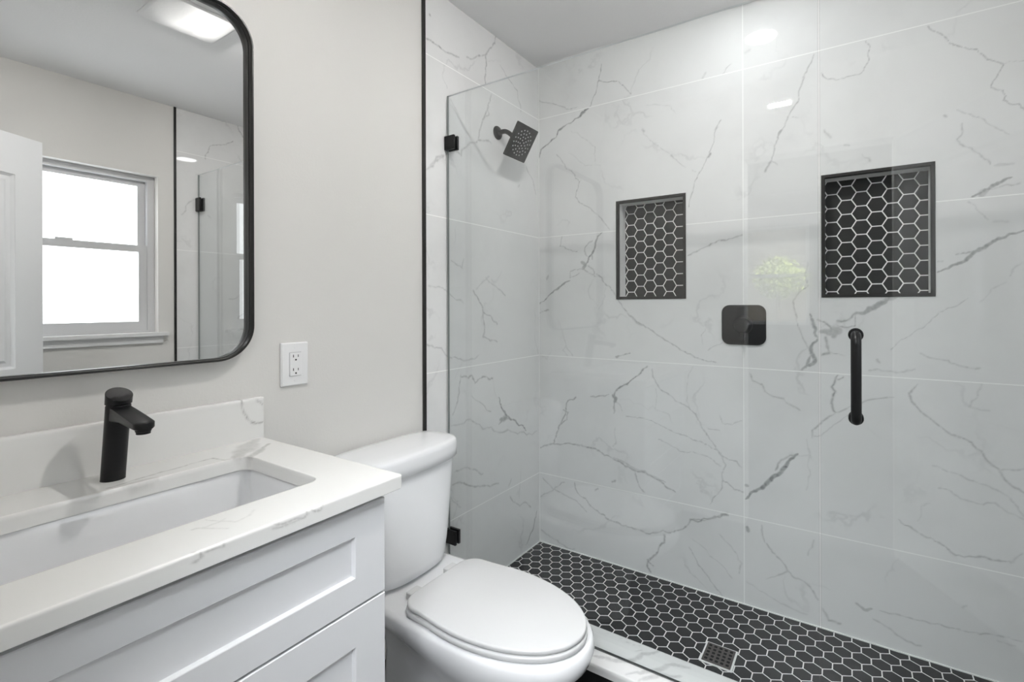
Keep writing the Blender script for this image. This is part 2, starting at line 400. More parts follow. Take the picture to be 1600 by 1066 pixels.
M['gtop'] = plain('glass_top_edge_glint', (0.88, 0.90, 0.90), 0.12, var=0.05)  # bright line along the top edge painted in as pale colour
M['seal'] = plain('clear_seal', (0.13, 0.13, 0.13), 0.3)
M['tileB'] = marble('marble_tile_back', (0.79, 0.79, 0.785), (0.16, 0.165, 0.17), 0.018, ROWS + [('X', 1.002)])
M['tileL'] = marble('marble_tile_side', (0.79, 0.79, 0.785), (0.16, 0.165, 0.17), 0.018, ROWS)
M['quartz'] = marble('quartz_counter', (0.82, 0.815, 0.795), (0.27, 0.26, 0.245), 0.16, cloud=0.02, gain=1.0)
M['curb'] = marble('curb_marble', (0.80, 0.80, 0.79), (0.20, 0.20, 0.21), 0.12, cloud=0.03)
M['hexfloor'] = hexes('hex_mosaic_floor', 'X', 'Y', 0.078, 2.06, 0.0564, 0.0553, 0.062)
M['hexL'] = hexes('hex_mosaic_niche_left', 'Z', 'X', 1.513 + 0.02705, 0.666, 0.0541, 0.0473 / 0.8660, 0.07, tile=(0.014, 0.014, 0.014), dusty=0.0)
M['hexR'] = hexes('hex_mosaic_niche_right', 'Z', 'X', 1.529 + 0.0272, 1.5555, 0.0544, 0.0483 / 0.8660, 0.07, tile=(0.014, 0.014, 0.014), dusty=0.0)
_k = NT('mirror_silver')
_k.b.inputs['Base Color'].default_value = (0.86, 0.86, 0.85, 1)
_k.b.inputs['Metallic'].default_value = 1.0
_k.b.inputs['Roughness'].default_value = 0.0
M['mirror'] = _k.m
M['lens'] = emit('downlight_lens', (0.96, 0.98, 1.0), DOWNLIGHT)
M['strip'] = emit('fan_lens', (1.0, 0.975, 0.95), FANLIGHT)
M['hall'] = plain('paint_hall', (0.10, 0.098, 0.095), 0.7, var=0.02, scale=3)  # kept dark so the added fill hardly shows in the glass
M['fill'] = emit('hall_fill', (0.93, 0.965, 1.0), HALL_FILL)
M['pane'] = emit('frosted_daylight', (0.92, 0.965, 1.0), WINDOW_1)

# ------------------------------------------------------------------ veins
def polyline(pts, rnd, k=3, amp=0.10):
    P = [np.array(p, float) for p in pts]
    for _ in range(k):
        Q = [P[0]]
        for a, b in zip(P[:-1], P[1:]):
            L = np.linalg.norm(b - a)
            mid = (a + b) / 2
            if L > 0.006:
                mid = mid + np.array([rnd.gauss(0, amp * L) for _ in range(len(a))]) * (0.7 if len(a) == 2 else 0.35)
            Q += [mid, b]
        P = Q
    return P

def vein_field(co, veins, dim, seed=3):
    """co: (n, dim) coordinates; veins: (width mm, strength %, flat mm list)"""
    rnd = random.Random(seed)
    out = np.zeros(len(co), np.float32)
    order = np.argsort(co[:, 0])
    cs = co[order]
    res = np.zeros(len(co), np.float32)
    x = cs[:, 0]
    for w, s, flat in veins:
        pts = [tuple(v / 1000.0 for v in flat[i:i + dim]) for i in range(0, len(flat), dim)]
        P = polyline(pts, rnd)
        n = len(P) - 1
        for i in range(n):
            a, b = P[i], P[i + 1]
            t = (i + 0.5) / n
            wide = w >= 8
            if wide:
                ww = w / 1000.0 * 0.58 * (0.75 + 0.5 * rnd.random()) * (0.45 + 0.55 * math.sin(math.pi * t))
                ss = s / 100.0 * 1.0 * (0.8 + 0.4 * rnd.random())
            else:
                ww = w / 1000.0 * 0.55 * (0.5 + 0.9 * rnd.random())
                ss = s / 100.0 * 1.25 * (0.5 + 0.6 * rnd.random())
            R = ww * 2.2
            i0 = np.searchsorted(x, min(a[0], b[0]) - R)
            i1 = np.searchsorted(x, max(a[0], b[0]) + R)
            if i1 <= i0:
                continue
            q = cs[i0:i1]
            lo = np.minimum(a, b)[1:] - R
            hi = np.maximum(a, b)[1:] + R
            mk = np.all((q[:, 1:] > lo) & (q[:, 1:] < hi), axis=1)
            if not mk.any():
                continue
            idx = np.nonzero(mk)[0]
            q = q[idx]
            ab = b - a
            tt = np.clip(((q - a) @ ab) / max(ab @ ab, 1e-12), 0, 1)
            dd = np.linalg.norm(q - (a + tt[:, None] * ab), axis=1)
            val = ss * np.exp(-(dd / ww) ** (6 if wide else 2))
            res[i0 + idx] = np.maximum(res[i0 + idx], val)
    out[order] = np.minimum(res, 1)
    return out

def grid_axis(stops, step):
    out = [stops[0]]
    for a, b in zip(stops[:-1], stops[1:]):
        n = max(1, int(round((b - a) / step)))
        out += [a + (b - a) * (i + 1) / n for i in range(n)]
    return np.array(out)

def grid_wall(name, us, vs, holes, to3d, back, veins, mat, flip=False, seed=3):
    """fine grid in (u, v) with rectangular holes, its outer border folded back by «back»"""
    nu, nv = len(us), len(vs)
    U, V = np.meshgrid(us, vs, indexing='ij')
    co2 = np.stack([U.ravel(), V.ravel()], 1)
    att = vein_field(co2, veins, 2, seed)
    co = to3d(co2[:, 0], co2[:, 1], 0.0)
    i = np.arange(nu - 1)
    j = np.arange(nv - 1)
    I, J = np.meshgrid(i, j, indexing='ij')
    uc = (us[I] + us[I + 1]) / 2
    vc = (vs[J] + vs[J + 1]) / 2
    keep = np.ones(I.shape, bool)
    for (a0, a1, b0, b1) in holes:
        keep &= ~((uc > a0) & (uc < a1) & (vc > b0) & (vc < b1))
    I, J = I[keep], J[keep]
    A = I * nv + J
    q = np.stack([A, A + nv, A + nv + 1, A + 1], 1)
    # border skirt
    loop = [k * nv for k in range(nu)] + [(nu - 1) * nv + k for k in range(1, nv)] \
        + [k * nv + nv - 1 for k in range(nu - 2, -1, -1)] + [k for k in range(nv - 2, 0, -1)]
    loop = np.array(loop)
    extra = to3d(co2[loop, 0], co2[loop, 1], back)
    n0 = len(co)
    m = len(loop)
    nx = np.roll(np.arange(m), -1)
    sk = np.stack([loop, n0 + np.arange(m), n0 + nx, loop[nx]], 1)
    co = np.concatenate([co, extra])
    att = np.concatenate([att, np.zeros(m, np.float32)])
    q = np.concatenate([q, sk])
    if flip:
        q = q[:, ::-1]
    me = bpy.data.meshes.new(name)
    me.vertices.add(len(co))
    me.vertices.foreach_set('co', co.astype(np.float32).ravel())
    me.loops.add(q.size)
    me.loops.foreach_set('vertex_index', q.astype(np.int32).ravel())
    me.polygons.add(len(q))
    me.polygons.foreach_set('loop_start', np.arange(0, q.size, 4, dtype=np.int32))
    me.update(calc_edges=True)
    a = me.attributes.new('vein', 'FLOAT', 'POINT')
    a.data.foreach_set('value', att)
    me.materials.append(mat)
    return put(bpy.data.objects.new(name, me))

def vein_mesh(o, veins, dim, pick, seed=5):
    """write the «vein» attribute on a finely cut part"""
    me = o.data
    n = len(me.vertices)
    co = np.empty(n * 3, np.float32)
    me.vertices.foreach_get('co', co)
    co = co.reshape(n, 3) + np.array(o.matrix_world.translation, np.float32)
    if o.parent:
        co = co + np.array(o.parent.location, np.float32)
    a = me.attributes.new('vein', 'FLOAT', 'POINT')
    a.data.foreach_set('value', vein_field(np.ascontiguousarray(co[:, pick]), veins, dim, seed))

# ================================================================== the room
def solid(name, boxes, mat):
    bm = nb()
    for b in boxes:
        box(bm, *b)
    return struct(mesh_obj(name, bm, mat, smooth=False))

# window opening (wall_right) and doorway (wall_front)
WY0, WY1, WZ0, WZ1 = 0.36, 1.225, 1.077, 2.020
solid('wall_left', [(-0.12, -0.003, -0.14, TY, -0.02, CZ + 0.06)], M['paint'])
solid('wall_right', [(WX, WX + 0.14, -0.14, WY0, -0.02, CZ + 0.06), (WX, WX + 0.14, WY1, TY, -0.02, CZ + 0.06),
                     (WX, WX + 0.14, WY0, WY1, -0.02, WZ0 - 0.02), (WX, WX + 0.14, WY0, WY1, WZ1, CZ + 0.06)], M['paint'])
solid('wall_front', [(-0.12, TX[0], -0.14, FY, -0.02, CZ + 0.06), (TX[1], WX + 0.14, -0.14, FY, -0.02, CZ + 0.06),
                     (TX[0], TX[1], -0.14, FY, 2.05, CZ + 0.06)], M['paint'])
solid('ceiling', [(-0.12, WX + 0.14, -0.14, BY + 0.14, CZ, CZ + 0.06)], M['ceil'])
solid('floor', [(-0.12, WX + 0.14, -0.14, 1.40, -0.06, 0.0)], M['darkfloor'])
solid('shower_floor', [(-0.12, WX + 0.14, 1.52, BY + 0.14, -0.06, 0.0)], M['hexfloor'])

# tiled walls: the veins are traced as they run over the slabs
NX = ((0.437, 0.767), (1.281, 1.621))
NZ = (1.261, 1.725)
IN = 0.009
us = grid_axis([0.0, NX[0][0] + IN, NX[0][1] - IN, NX[1][0] + IN, NX[1][1] - IN, WX], 0.0032)
vs = grid_axis([0.0, NZ[0] + IN, NZ[1] - IN, CZ], 0.0032)
o = grid_wall('wall_back', us, vs, [(a + IN, b - IN, NZ[0] + IN, NZ[1] - IN) for a, b in NX],
              lambda u, v, d: np.stack([u, np.full_like(u, BY + d), v], 1), 0.004, V_B, M['tileB'])
struct(o)
us = grid_axis([TY, BY], 0.0034)
vs = grid_axis([0.0, CZ], 0.0034)
o = grid_wall('wall_left_shower', us, vs, [], lambda u, v, d: np.stack([np.full_like(u, -d), u, v], 1), 0.12, V_L, M['tileL'], flip=True)
struct(o)
o = grid_wall('wall_right_shower', us, vs, [], lambda u, v, d: np.stack([np.full_like(u, WX + d), u, v], 1), 0.14,
              [(w, s, [c if i % 2 else 3440 - c for i, c in enumerate(f)]) for w, s, f in V_L], M['tileL'], seed=8)
struct(o)

# black metal edge strips where tile meets paint
for i, (x0, x1) in enumerate(((-0.003, 0.007), (WX - 0.007, WX + 0.001))):
    bm = nb()
    box(bm, x0, x1, 1.3060, 1.3178, 0.0, CZ)
    struct(mesh_obj('trim_%d' % (i + 1), bm, M['blackm'], bevel=0.001, seg=1))

# white caulk where the tiled walls meet each other and the floor
bm = nb()
box(bm, 0.0, 0.0035, BY - 0.0035, BY, 0.0, CZ)
box(bm, 0.0, WX, BY - 0.004, BY, 0.0, 0.004)
box(bm, 0.0, 0.004, 1.54, BY, 0.0, 0.004)
struct(mesh_obj('trim_3', bm, M['caulk'], smooth=False))

# room beyond the doorway, seen only as a reflection in the glass
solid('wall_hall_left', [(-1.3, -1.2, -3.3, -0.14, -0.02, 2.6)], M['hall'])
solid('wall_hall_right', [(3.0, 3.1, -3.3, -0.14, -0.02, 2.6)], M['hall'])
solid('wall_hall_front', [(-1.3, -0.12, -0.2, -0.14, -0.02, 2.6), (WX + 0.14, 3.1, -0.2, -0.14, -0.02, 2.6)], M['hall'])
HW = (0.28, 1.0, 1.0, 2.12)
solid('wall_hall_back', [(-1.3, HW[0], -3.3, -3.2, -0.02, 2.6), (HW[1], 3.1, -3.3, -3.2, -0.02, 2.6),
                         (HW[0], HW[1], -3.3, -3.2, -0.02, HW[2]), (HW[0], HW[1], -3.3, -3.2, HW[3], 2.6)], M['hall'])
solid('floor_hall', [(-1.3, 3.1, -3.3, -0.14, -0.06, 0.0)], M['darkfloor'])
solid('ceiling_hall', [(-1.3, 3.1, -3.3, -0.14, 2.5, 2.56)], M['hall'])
hl = thing('hall_fill_panel', 'flat square ceiling lamp added unseen behind the doorway to brighten the shower', 'ceiling light', (1.35, -0.95, 2.5))  # invented fitting, out of sight: fill light for the lower shower wall
bm = nb()
box(bm, 0.73, 1.97, -1.47, -0.43, 2.47, 2.4995)
part('base', bm, M['ceil'], hl, bevel=0.004, seg=1)
bm = nb()
box(bm, 0.75, 1.95, -1.45, -0.45, 2.462, 2.4695)
part('glow_panel', bm, M['fill'], hl, smooth=False)
bm = nb()
for b in ((HW[0], HW[0] + 0.04, HW[2], HW[3]), (HW[1] - 0.04, HW[1], HW[2], HW[3]), (HW[0], HW[1], HW[2], HW[2] + 0.04),
          (HW[0], HW[1], HW[3] - 0.04, HW[3]), (HW[0], HW[1], 1.54, 1.58)):
    box(bm, b[0], b[1], -3.27, -3.22, b[2], b[3])
w2 = struct(mesh_obj('window_2', bm, M['vinyl'], smooth=False))
bm = nb()
box(bm, HW[0] + 0.04, HW[1] - 0.04, -3.248, -3.242, HW[2] + 0.04, HW[3] - 0.04)
mesh_obj('pane', bm, M['glass'], w2, smooth=False)

# garden shrub outside that far window
k = NT('leaf_green')
f = k.noise(k.pos(), 30.0, 3)
k.l(k.mix(f, (0.70, 0.74, 0.22), (0.16, 0.28, 0.05)), k.b.inputs['Base Color'])
k.b.inputs['Roughness'].default_value = 0.6
M['leaf'] = k.m
M['bark'] = plain('bark', (0.10, 0.07, 0.05), 0.9)
tr = thing('garden_tree', 'small leafy green tree outside the far window, seen as a reflection in the shower glass', 'tree', (0.48, -5.0, -0.3))
rnd = random.Random(4)
bm = nb()
for i in range(800):
    a, b = rnd.uniform(0, 2 * math.pi), rnd.uniform(-1, 1)
    r = 0.36 * rnd.random() ** 0.45
    c = Vector((0.48 + r * math.cos(a) * math.sqrt(1 - b * b), -5.0 + r * math.sin(a) * math.sqrt(1 - b * b), 1.62 + r * b * 0.9))
    d = Vector((rnd.gauss(0, 1), rnd.gauss(0, 1), rnd.gauss(0, 1))).normalized()
    u, w = frame_of(d)
    s = rnd.uniform(0.03, 0.05)
    q = [c - d * s, c + u * s * 0.5 + w * 0.01, c + d * s, c - u * s * 0.5 + w * 0.01]
    bm.faces.new([bm.verts.new(p) for p in q])
part('foliage', bm, M['leaf'], tr, smooth=False)
bm = nb()
tube(bm, [(0.48, -5.0, -0.3), (0.49, -5.01, 0.5), (0.48, -5.0, 1.5)], [0.05, 0.04, 0.02], 12)
part('trunk', bm, M['bark'], tr)
solid('wall_garden', [(-4, 5, -7.1, -7.0, -0.3, 3.4)], plain('stucco', (0.14, 0.125, 0.12), 0.9, var=0.3, scale=6))
solid('ground_outside', [(-6, 8, -12, -3.3, -0.4, -0.3)], M['leaf'])

# ------------------------------------------------------------------ window over the room's far side (seen in the mirror)
bm = nb()
xa, xb = WX + 0.055, WX + 0.125
for b in ((WY0, WY0 + 0.035, WZ0 + 0.0121, WZ1 - 0.0301), (WY1 - 0.035, WY1, WZ0 + 0.0121, WZ1 - 0.0301), (WY0, WY1, WZ0 - 0.02, WZ0 + 0.012), (WY0, WY1, WZ1 - 0.03, WZ1)):
    box(bm, xa, xb, *b)
w1 = struct(mesh_obj('window_1', bm, M['vinyl'], smooth=False))
def sash(x0, x1, y0, y1, z0, z1, t, rail_b, rail_t):
    bm = nb()
    box(bm, x0, x1, y0, y0 + t, z0, z1)
    box(bm, x0, x1, y1 - t, y1, z0, z1)
    box(bm, x0, x1, y0 + t, y1 - t, z0, z0 + rail_b)
    box(bm, x0, x1, y0 + t, y1 - t, z1 - rail_t, z1)
    s = mesh_obj('sash', bm, M['vinyl'], w1, bevel=0.002, seg=1)
    bm = nb()
    xm = (x0 + x1) / 2
    box(bm, xm - 0.003, xm + 0.003, y0 + t, y1 - t, z0 + rail_b, z1 - rail_t)
    mesh_obj('pane', bm, M['pane'], s, smooth=False)
    return s
sash(WX + 0.092, WX + 0.118, WY0 + 0.035, WY1 - 0.035, 1.565, WZ1 - 0.03, 0.036, 0.03, 0.03)
lo = sash(WX + 0.062, WX + 0.090, WY0 + 0.035, WY1 - 0.035, WZ0 + 0.012, 1.600, 0.040, 0.055, 0.040)
bm = nb()
box(bm, WX + 0.064, WX + 0.088, 0.79, 0.86, 1.600, 1.611)
mesh_obj('sash_lock', bm, M['vinyl'], lo, bevel=0.003)
bm = nb()
box(bm, WX - 0.035, WX + 0.055, WY0 - 0.045, WY1 + 0.045, WZ0 - 0.020, WZ0)
mesh_obj('window_sill', bm, M['sill'], w1, bevel=0.005)
bm = nb()
box(bm, WX - 0.014, WX, WY0 - 0.02, WY1 + 0.02, WZ0 - 0.062, WZ0 - 0.020)
mesh_obj('window_apron', bm, M['sill'], w1, bevel=0.003)

# ------------------------------------------------------------------ open door leaf (seen in the mirror)
HP, EP = Vector((1.563, 0.0, 0)), Vector((1.960, 0.682, 0))
ux = (EP - HP).normalized()
vx = Vector((ux.y, -ux.x, 0))
LW = (EP - HP).length
def dbox(bm, u0, u1, v0, v1, z0, z1):
    fs = box(bm, u0, u1, v0, v1, z0, z1)
    vsn = {v for f in fs for v in f.verts}
    for v in vsn:
        p = HP + ux * v.co.x + vx * v.co.y
        v.co = Vector((p.x, p.y, v.co.z))
bm = nb()
ST, Z0, Z1 = 0.118, 0.012, 2.030
dbox(bm, 0, ST, 0, 0.035, Z0, Z1)
dbox(bm, LW - ST, LW, 0, 0.035, Z0, Z1)
for a, b in ((Z0, 0.20), (0.79, 0.95), (1.845, Z1)):
    dbox(bm, ST, LW - ST, 0, 0.035, a, b)
d1 = struct(mesh_obj('door_1', bm, M['doorw'], smooth=False))
for a, b in ((0.20, 0.79), (0.95, 1.845)):
    bm = nb()
    rings = []
    for off, dep in ((0.0, 0.002), (0.012, 0.011), (0.028, 0.011), (0.040, 0.005)):
        rings.append([HP + ux * p + vx * dep + Vector((0, 0, q)) for p, q in
                      ((ST + off, a + off), (LW - ST - off, a + off), (LW - ST - off, b - off), (ST + off, b - off))])
    for off, dep in ((0.040, 0.030), (0.0, 0.030)):
        rings.append([HP + ux * p + vx * dep + Vector((0, 0, q)) for p, q in
                      ((ST + off, a + off), (LW - ST - off, a + off), (LW - ST - off, b - off), (ST + off, b - off))])
    loft(bm, rings[:4], cap0=False, cap1=True)
    L = loft(bm, [rings[4], rings[5]], cap0=True, cap1=False)
    mesh_obj('door_panel', bm, M['doorw'], d1, smooth=False)

# ================================================================== shower
# curb: slab on a dark tiled step
CY0, CY1 = 1.374, 1.541
cb = thing('shower_curb', 'low shower curb with a grey veined white marble top under the glass', 'curb', (WX / 2, 1.46, 0))
bm = nb()
rows = []
xs = grid_axis([0.004, WX - 0.004], 0.006)
prof = [(CY0 + 0.004, 0.070), (CY0, 0.071), (CY0, 0.086), (CY0, 0.098), (CY0 + 0.002, 0.100)]
prof += [(CY0 + 0.002 + (CY1 - CY0 - 0.004) * i / 28, 0.100) for i in range(1, 29)]
prof += [(CY1, 0.098), (CY1, 0.071), (CY1 - 0.004, 0.070)]
loft(bm, [[(x, y, z) for y, z in prof] for x in xs])
cs = part('curb_slab', bm, M['curb'], cb, angle=60)
vein_mesh(cs, V_K, 2, [0, 1])
bm = nb()
box(bm, 0.004, WX - 0.004, CY0 + 0.012, CY1 - 0.012, 0.0, 0.070)
st = part('curb_step', bm, M['darkfloor'], cb, smooth=False)
st['label'] = 'charcoal tiled step under the slab'

def sheet(bm, x0, x1, y0, y1, z0, z1):
    fs = box(bm, x0, x1, y0, y1, z0, z1, 1)
    fs[1].material_index = 2
    fs[2].material_index = 0
    fs[4].material_index = 0

def clamp(parent, x0, x1, zc, h=0.056, name='glass_clamp'):
    bm = nb()
    z0, z1 = zc - h / 2, zc + h / 2
    box(bm, x0, x1, GY - 0.016, GY - 0.0055, z0, z1)
    box(bm, x0, x1, GY + 0.0055, GY + 0.016, z0, z1)
    wx0, wx1 = (x0, x0 + 0.006) if x0 < 1 else (x1 - 0.006, x1)
    box(bm, wx0, wx1, GY - 0.0055, GY + 0.0055, z0, z1)
    c = part(name, bm, M['black'], parent, bevel=0.0015, seg=1)
    c['label'] = 'square black metal clamp'
    return c

sc = thing('shower_screen', 'fixed clear glass shower panel on the left, clamped to the tiled wall', 'glass panel', (0.655, GY, 0.10))
bm = nb()
sheet(bm, 0.0075, 1.303, GY - 0.005, GY + 0.005, 0.1035, 2.076)
part('glass_pane', bm, [M['glass'], M['gedge'], M['gtop']], sc, smooth=False)
clamp(sc, 0.001, 0.052, 1.884)
clamp(sc, 0.001, 0.054, 0.312)
bm = nb()
box(bm, 0.003, 1.303, GY - 0.003, GY + 0.003, 0.1003, 0.1035)
part('bottom_seal', bm, M['seal'], sc, smooth=False)

sd = thing('shower_glass_door', 'clear glass shower door on the right with a black pull handle', 'shower door', (1.75, GY, 0.10))
bm = nb()
sheet(bm, 1.3075, WX - 0.010, GY - 0.005, GY + 0.005, 0.108, 2.076)
part('glass_pane', bm, [M['glass'], M['gedge'], M['gtop']], sd, smooth=False)
for zc in (1.884, 0.312):
    h = clamp(sd, WX - 0.058, WX - 0.001, zc, 0.085, 'hinge')
    h['label'] = 'black metal hinge on the wall side'
HX, HZ0, HZ1 = 1.384, 0.951, 1.159
hy = GY - 0.005
pts = [(HX, hy, HZ1)]
rr = 0.020
so = 0.048
pts.append((HX, hy - so + rr, HZ1))
for i in range(1, 9):
    t = math.radians(90 * i / 8)
    pts.append((HX, hy - so + rr - rr * math.sin(t), HZ1 - rr + rr * math.cos(t)))
for i in range(0, 9):
    t = math.radians(90 * i / 8)
    pts.append((HX, hy - so + rr - rr * math.cos(t), HZ0 + rr - rr * math.sin(t)))
pts.append((HX, hy, HZ0))
bm = nb()
tube(bm, pts, 0.0112, 24)
hd = part('pull_handle', bm, M['black'], sd)
hd['label'] = 'matte black vertical pull handle'
for z in (HZ0, HZ1):
    bm = nb()
    lathe(bm, (HX, hy, z), (0, -1, 0), [(0, 0.0165), (0.003, 0.0165), (0.005, 0.015)], 32)
    part('handle_washer', bm, M['black'], hd)
bm = nb()
for z in (HZ0, HZ1):
    lathe(bm, (HX, GY + 0.005, z), (0, 1, 0), [(0, 0.0165), (0.004, 0.0165), (0.006, 0.012)], 32)
part('handle_back_cap', bm, M['black'], hd)

# niches
def niche(x0, x1, label, hexm):
    z0, z1 = NZ
    D = 0.088
    n = thing('shower_niche', label, 'niche', ((x0 + x1) / 2, BY, z0), 'recessed shower niches')
    bm = nb()
    box(bm, x0 + 0.002, x1 - 0.002, BY + D, BY + D + 0.012, z0 + 0.002, z1 - 0.002)
    b = part('back_tiles', bm, hexm, n, smooth=False)
    b['label'] = 'black hexagon mosaic with white grout'
    bm = nb()
    e = 0.0095
    q = [(x0 + e, z0 + e), (x1 - e, z0 + e), (x1 - e, z1 - e), (x0 + e, z1 - e)]
    q2 = [(x0 + 0.002, z0 + 0.002), (x1 - 0.002, z0 + 0.002), (x1 - 0.002, z1 - 0.002), (x0 + 0.002, z1 - 0.002)]
    loft(bm, [[(a, BY + 0.0005, b) for a, b in q2], [(a, BY + 0.0005, b) for a, b in q], [(a, BY + D - 0.0005, b) for a, b in q], [(a, BY + D - 0.0005, b) for a, b in q2]], cap0=False, cap1=False)
    part('side_lining', bm, M['caulk'], n, smooth=False)
    bm = nb()
    w = 0.0125
    rings = []
    for off, y in ((0.0, BY + 0.0003), (0.0, BY - 0.0035), (0.0015, BY - 0.005), (w - 0.0015, BY - 0.005), (w, BY - 0.0035), (w, BY + 0.012)):
        rings.append([(a, y, b) for a, b in ((x0 + off, z0 + off), (x1 - off, z0 + off), (x1 - off, z1 - off), (x0 + off, z1 - off))])
    loft(bm, rings, cap0=False, cap1=False)
    part('edge_trim', bm, M['blackm'], n, smooth=False)
    return n
niche(*NX[0], 'left recessed shower niche with black hexagon tiles, behind the fixed glass panel', M['hexL'])
niche(*NX[1], 'right recessed shower niche with black hexagon tiles, behind the glass door above the handle', M['hexR'])

# mixer valve
vx0, vx1, vz0, vz1 = 0.917, 1.088, 1.069, 1.233
vc = ((vx0 + vx1) / 2, (vz0 + vz1) / 2)
v = thing('shower_valve', 'black rounded square shower mixer plate with a round knob on the marble tile', 'shower valve', (vc[0], BY, vc[1]))
bm = nb()
def vr(off, y, r):
    return [(a, y, b) for a, b in rrect(vx0 + off, vx1 - off, vz0 + off, vz1 - off, r, 8)]
loft(bm, [vr(0, BY - 0.0003, 0.032), vr(0, BY - 0.006, 0.032), vr(0.002, BY - 0.009, 0.030), vr(0.005, BY - 0.010, 0.027)])
part('cover_plate', bm, M['black'], v, angle=50)
bm = nb()
lathe(bm, (vc[0], BY - 0.010, vc[1]), (0, -1, 0), [(0, 0.036), (0.006, 0.036), (0.010, 0.031), (0.040, 0.029), (0.045, 0.026), (0.046, 0.018)], 40)
kb = part('knob', bm, M['black'], v)
bm = nb()
loft(bm, [[(vc[0] + a, y, vc[1] - 0.022 + b) for a, b in rrect(-0.0085, 0.0085, -0.040, 0.012, 0.008, 6)] for y in (BY - 0.036, BY - 0.047)])
part('lever', bm, M['black'], kb, bevel=0.0015, seg=1)

# shower head on its arm
sh = thing('overhead_shower', 'square black rain shower head tilted on a short arm from the left tiled wall', 'shower head', (0.0, 1.77, 2.03))
bm = nb()
lathe(bm, (0.0005, 1.77, 2.03), (1, 0, 0), [(0, 0.031), (0.003, 0.031), (0.008, 0.027), (0.012, 0.014), (0.016, 0.012)], 36)
part('wall_flange', bm, M['black'], sh)
fc = Vector((0.1375, 1.770, 1.9585))
e2 = Vector((0.0805, 0, 0.130)).normalized()          # up along the plate
nrm = Vector((e2.z, 0, -e2.x))                        # out of the face
back = fc - nrm * 0.012
bm = nb()
armp = [Vector((0.010, 1.77, 2.03)), Vector((0.035, 1.77, 2.03))]
P0, P1, P2 = Vector((0.035, 1.77, 2.03)), Vector((0.062, 1.77, 2.030)), back - nrm * 0.028
for i in range(1, 13):
    t = i / 12
    armp.append((1 - t) ** 2 * P0 + 2 * t * (1 - t) * P1 + t * t * P2)
tube(bm, armp, 0.0105, 20)
part('arm', bm, M['black'], sh)
bm = nb()
lathe(bm, back - nrm * 0.034, nrm, [(0, 0.012), (0.004, 0.016), (0.012, 0.018), (0.020, 0.016), (0.026, 0.021), (0.034, 0.030)], 32)
part('swivel_joint', bm, M['black'], sh)
bm = nb()
hs = 0.0765
def plate_ring(d, s, r):
    return [fc + nrm * d + Vector((0, 1, 0)) * a + e2 * b for a, b in rrect(-s, s, -s, s, r, 4)]
loft(bm, [plate_ring(-0.012, hs - 0.004, 0.004), plate_ring(-0.010, hs, 0.004), plate_ring(-0.001, hs, 0.004), plate_ring(0, hs - 0.0012, 0.003)])
hp = part('spray_plate', bm, M['black'], sh, angle=40)
bm = nb()
for ring_r, cnt in ((0.012, 4), (0.026, 9), (0.041, 14), (0.056, 18)):
    for i in range(cnt):
        t = 2 * math.pi * (i + 0.3 * cnt) / cnt
        lathe(bm, fc + Vector((0, 1, 0)) * ring_r * math.cos(t) + e2 * ring_r * math.sin(t), nrm, [(-0.0005, 0.0034), (0.0012, 0.0032), (0.0018, 0.002)], 8)
part('spray_nozzles', bm, M['grey'], hp)

# floor drain
dx0, dx1, dy0, dy1 = 0.932, 1.028, 1.708, 1.808
fd = thing('floor_drain', 'square dark bronze shower drain with rows of round holes in the black mosaic floor', 'drain', ((dx0 + dx1) / 2, (dy0 + dy1) / 2, 0))
bm = nb()
box(bm, dx0 - 0.006, dx1 + 0.006, dy0 - 0.006, dy1 + 0.006, 0.0002, 0.0022)
g = part('grout_edge', bm, M['caulk'], fd, smooth=False)
bm = nb()
box(bm, dx0, dx1, dy0, dy1, 0.0022, 0.005)
gr = part('grate', bm, M['steel'], fd, bevel=0.001, seg=1)
bm = nb()
for i in range(5):
    for j in range(5):
        cx, cy = dx0 + 0.0125 + i * 0.0178, dy0 + 0.0135 + j * 0.0182
        loft(bm, [[(cx + a, cy + b, z) for a, b in rrect(-0.0052, 0.0052, -0.0052, 0.0052, 0.0025, 3)] for z in (0.0049, 0.0053)])
part('drain_holes', bm, M['hole'], gr, smooth=False)

# ================================================================== ceiling fittings
dl = thing('recessed_downlight', 'round recessed ceiling light inside the shower', 'ceiling light', (1.03, 1.825, CZ))
bm = nb()
lathe(bm, (1.03, 1.825, CZ), (0, 0, -1), [(0.0003, 0.088), (0.003, 0.087), (0.006, 0.078), (0.0055, 0.068)], 48)
part('trim_ring', bm, M['ceil'], dl)
bm = nb()
lathe(bm, (1.03, 1.825, CZ - 0.006), (0, 0, -1), [(0, 0.066), (0.002, 0.064)], 48)
part('lens', bm, M['lens'], dl, smooth=False)

ef = thing('exhaust_fan', 'square white exhaust fan with a bright light strip on the ceiling, seen in the mirror', 'exhaust fan', (1.045, 0.945, CZ))
bm = nb()
def er(off, z):
    return [(a, b, z) for a, b in rrect(0.905 + off, 1.185 - off, 0.800 + off, 1.090 - off, 0.02, 5)]
loft(bm, [er(0, CZ - 0.0003), er(0.0, CZ - 0.004), er(0.008, CZ - 0.009), er(0.012, CZ - 0.0095)])
part('grille', bm, M['ceil'], ef)
bm = nb()
loft(bm, [[(a, b, z) for a, b in rrect(0.955, 1.075, 0.962, 0.993, 0.008, 4)] for z in (CZ - 0.009, CZ - 0.022)])
part('light_lens', bm, M['strip'], ef, smooth=False)

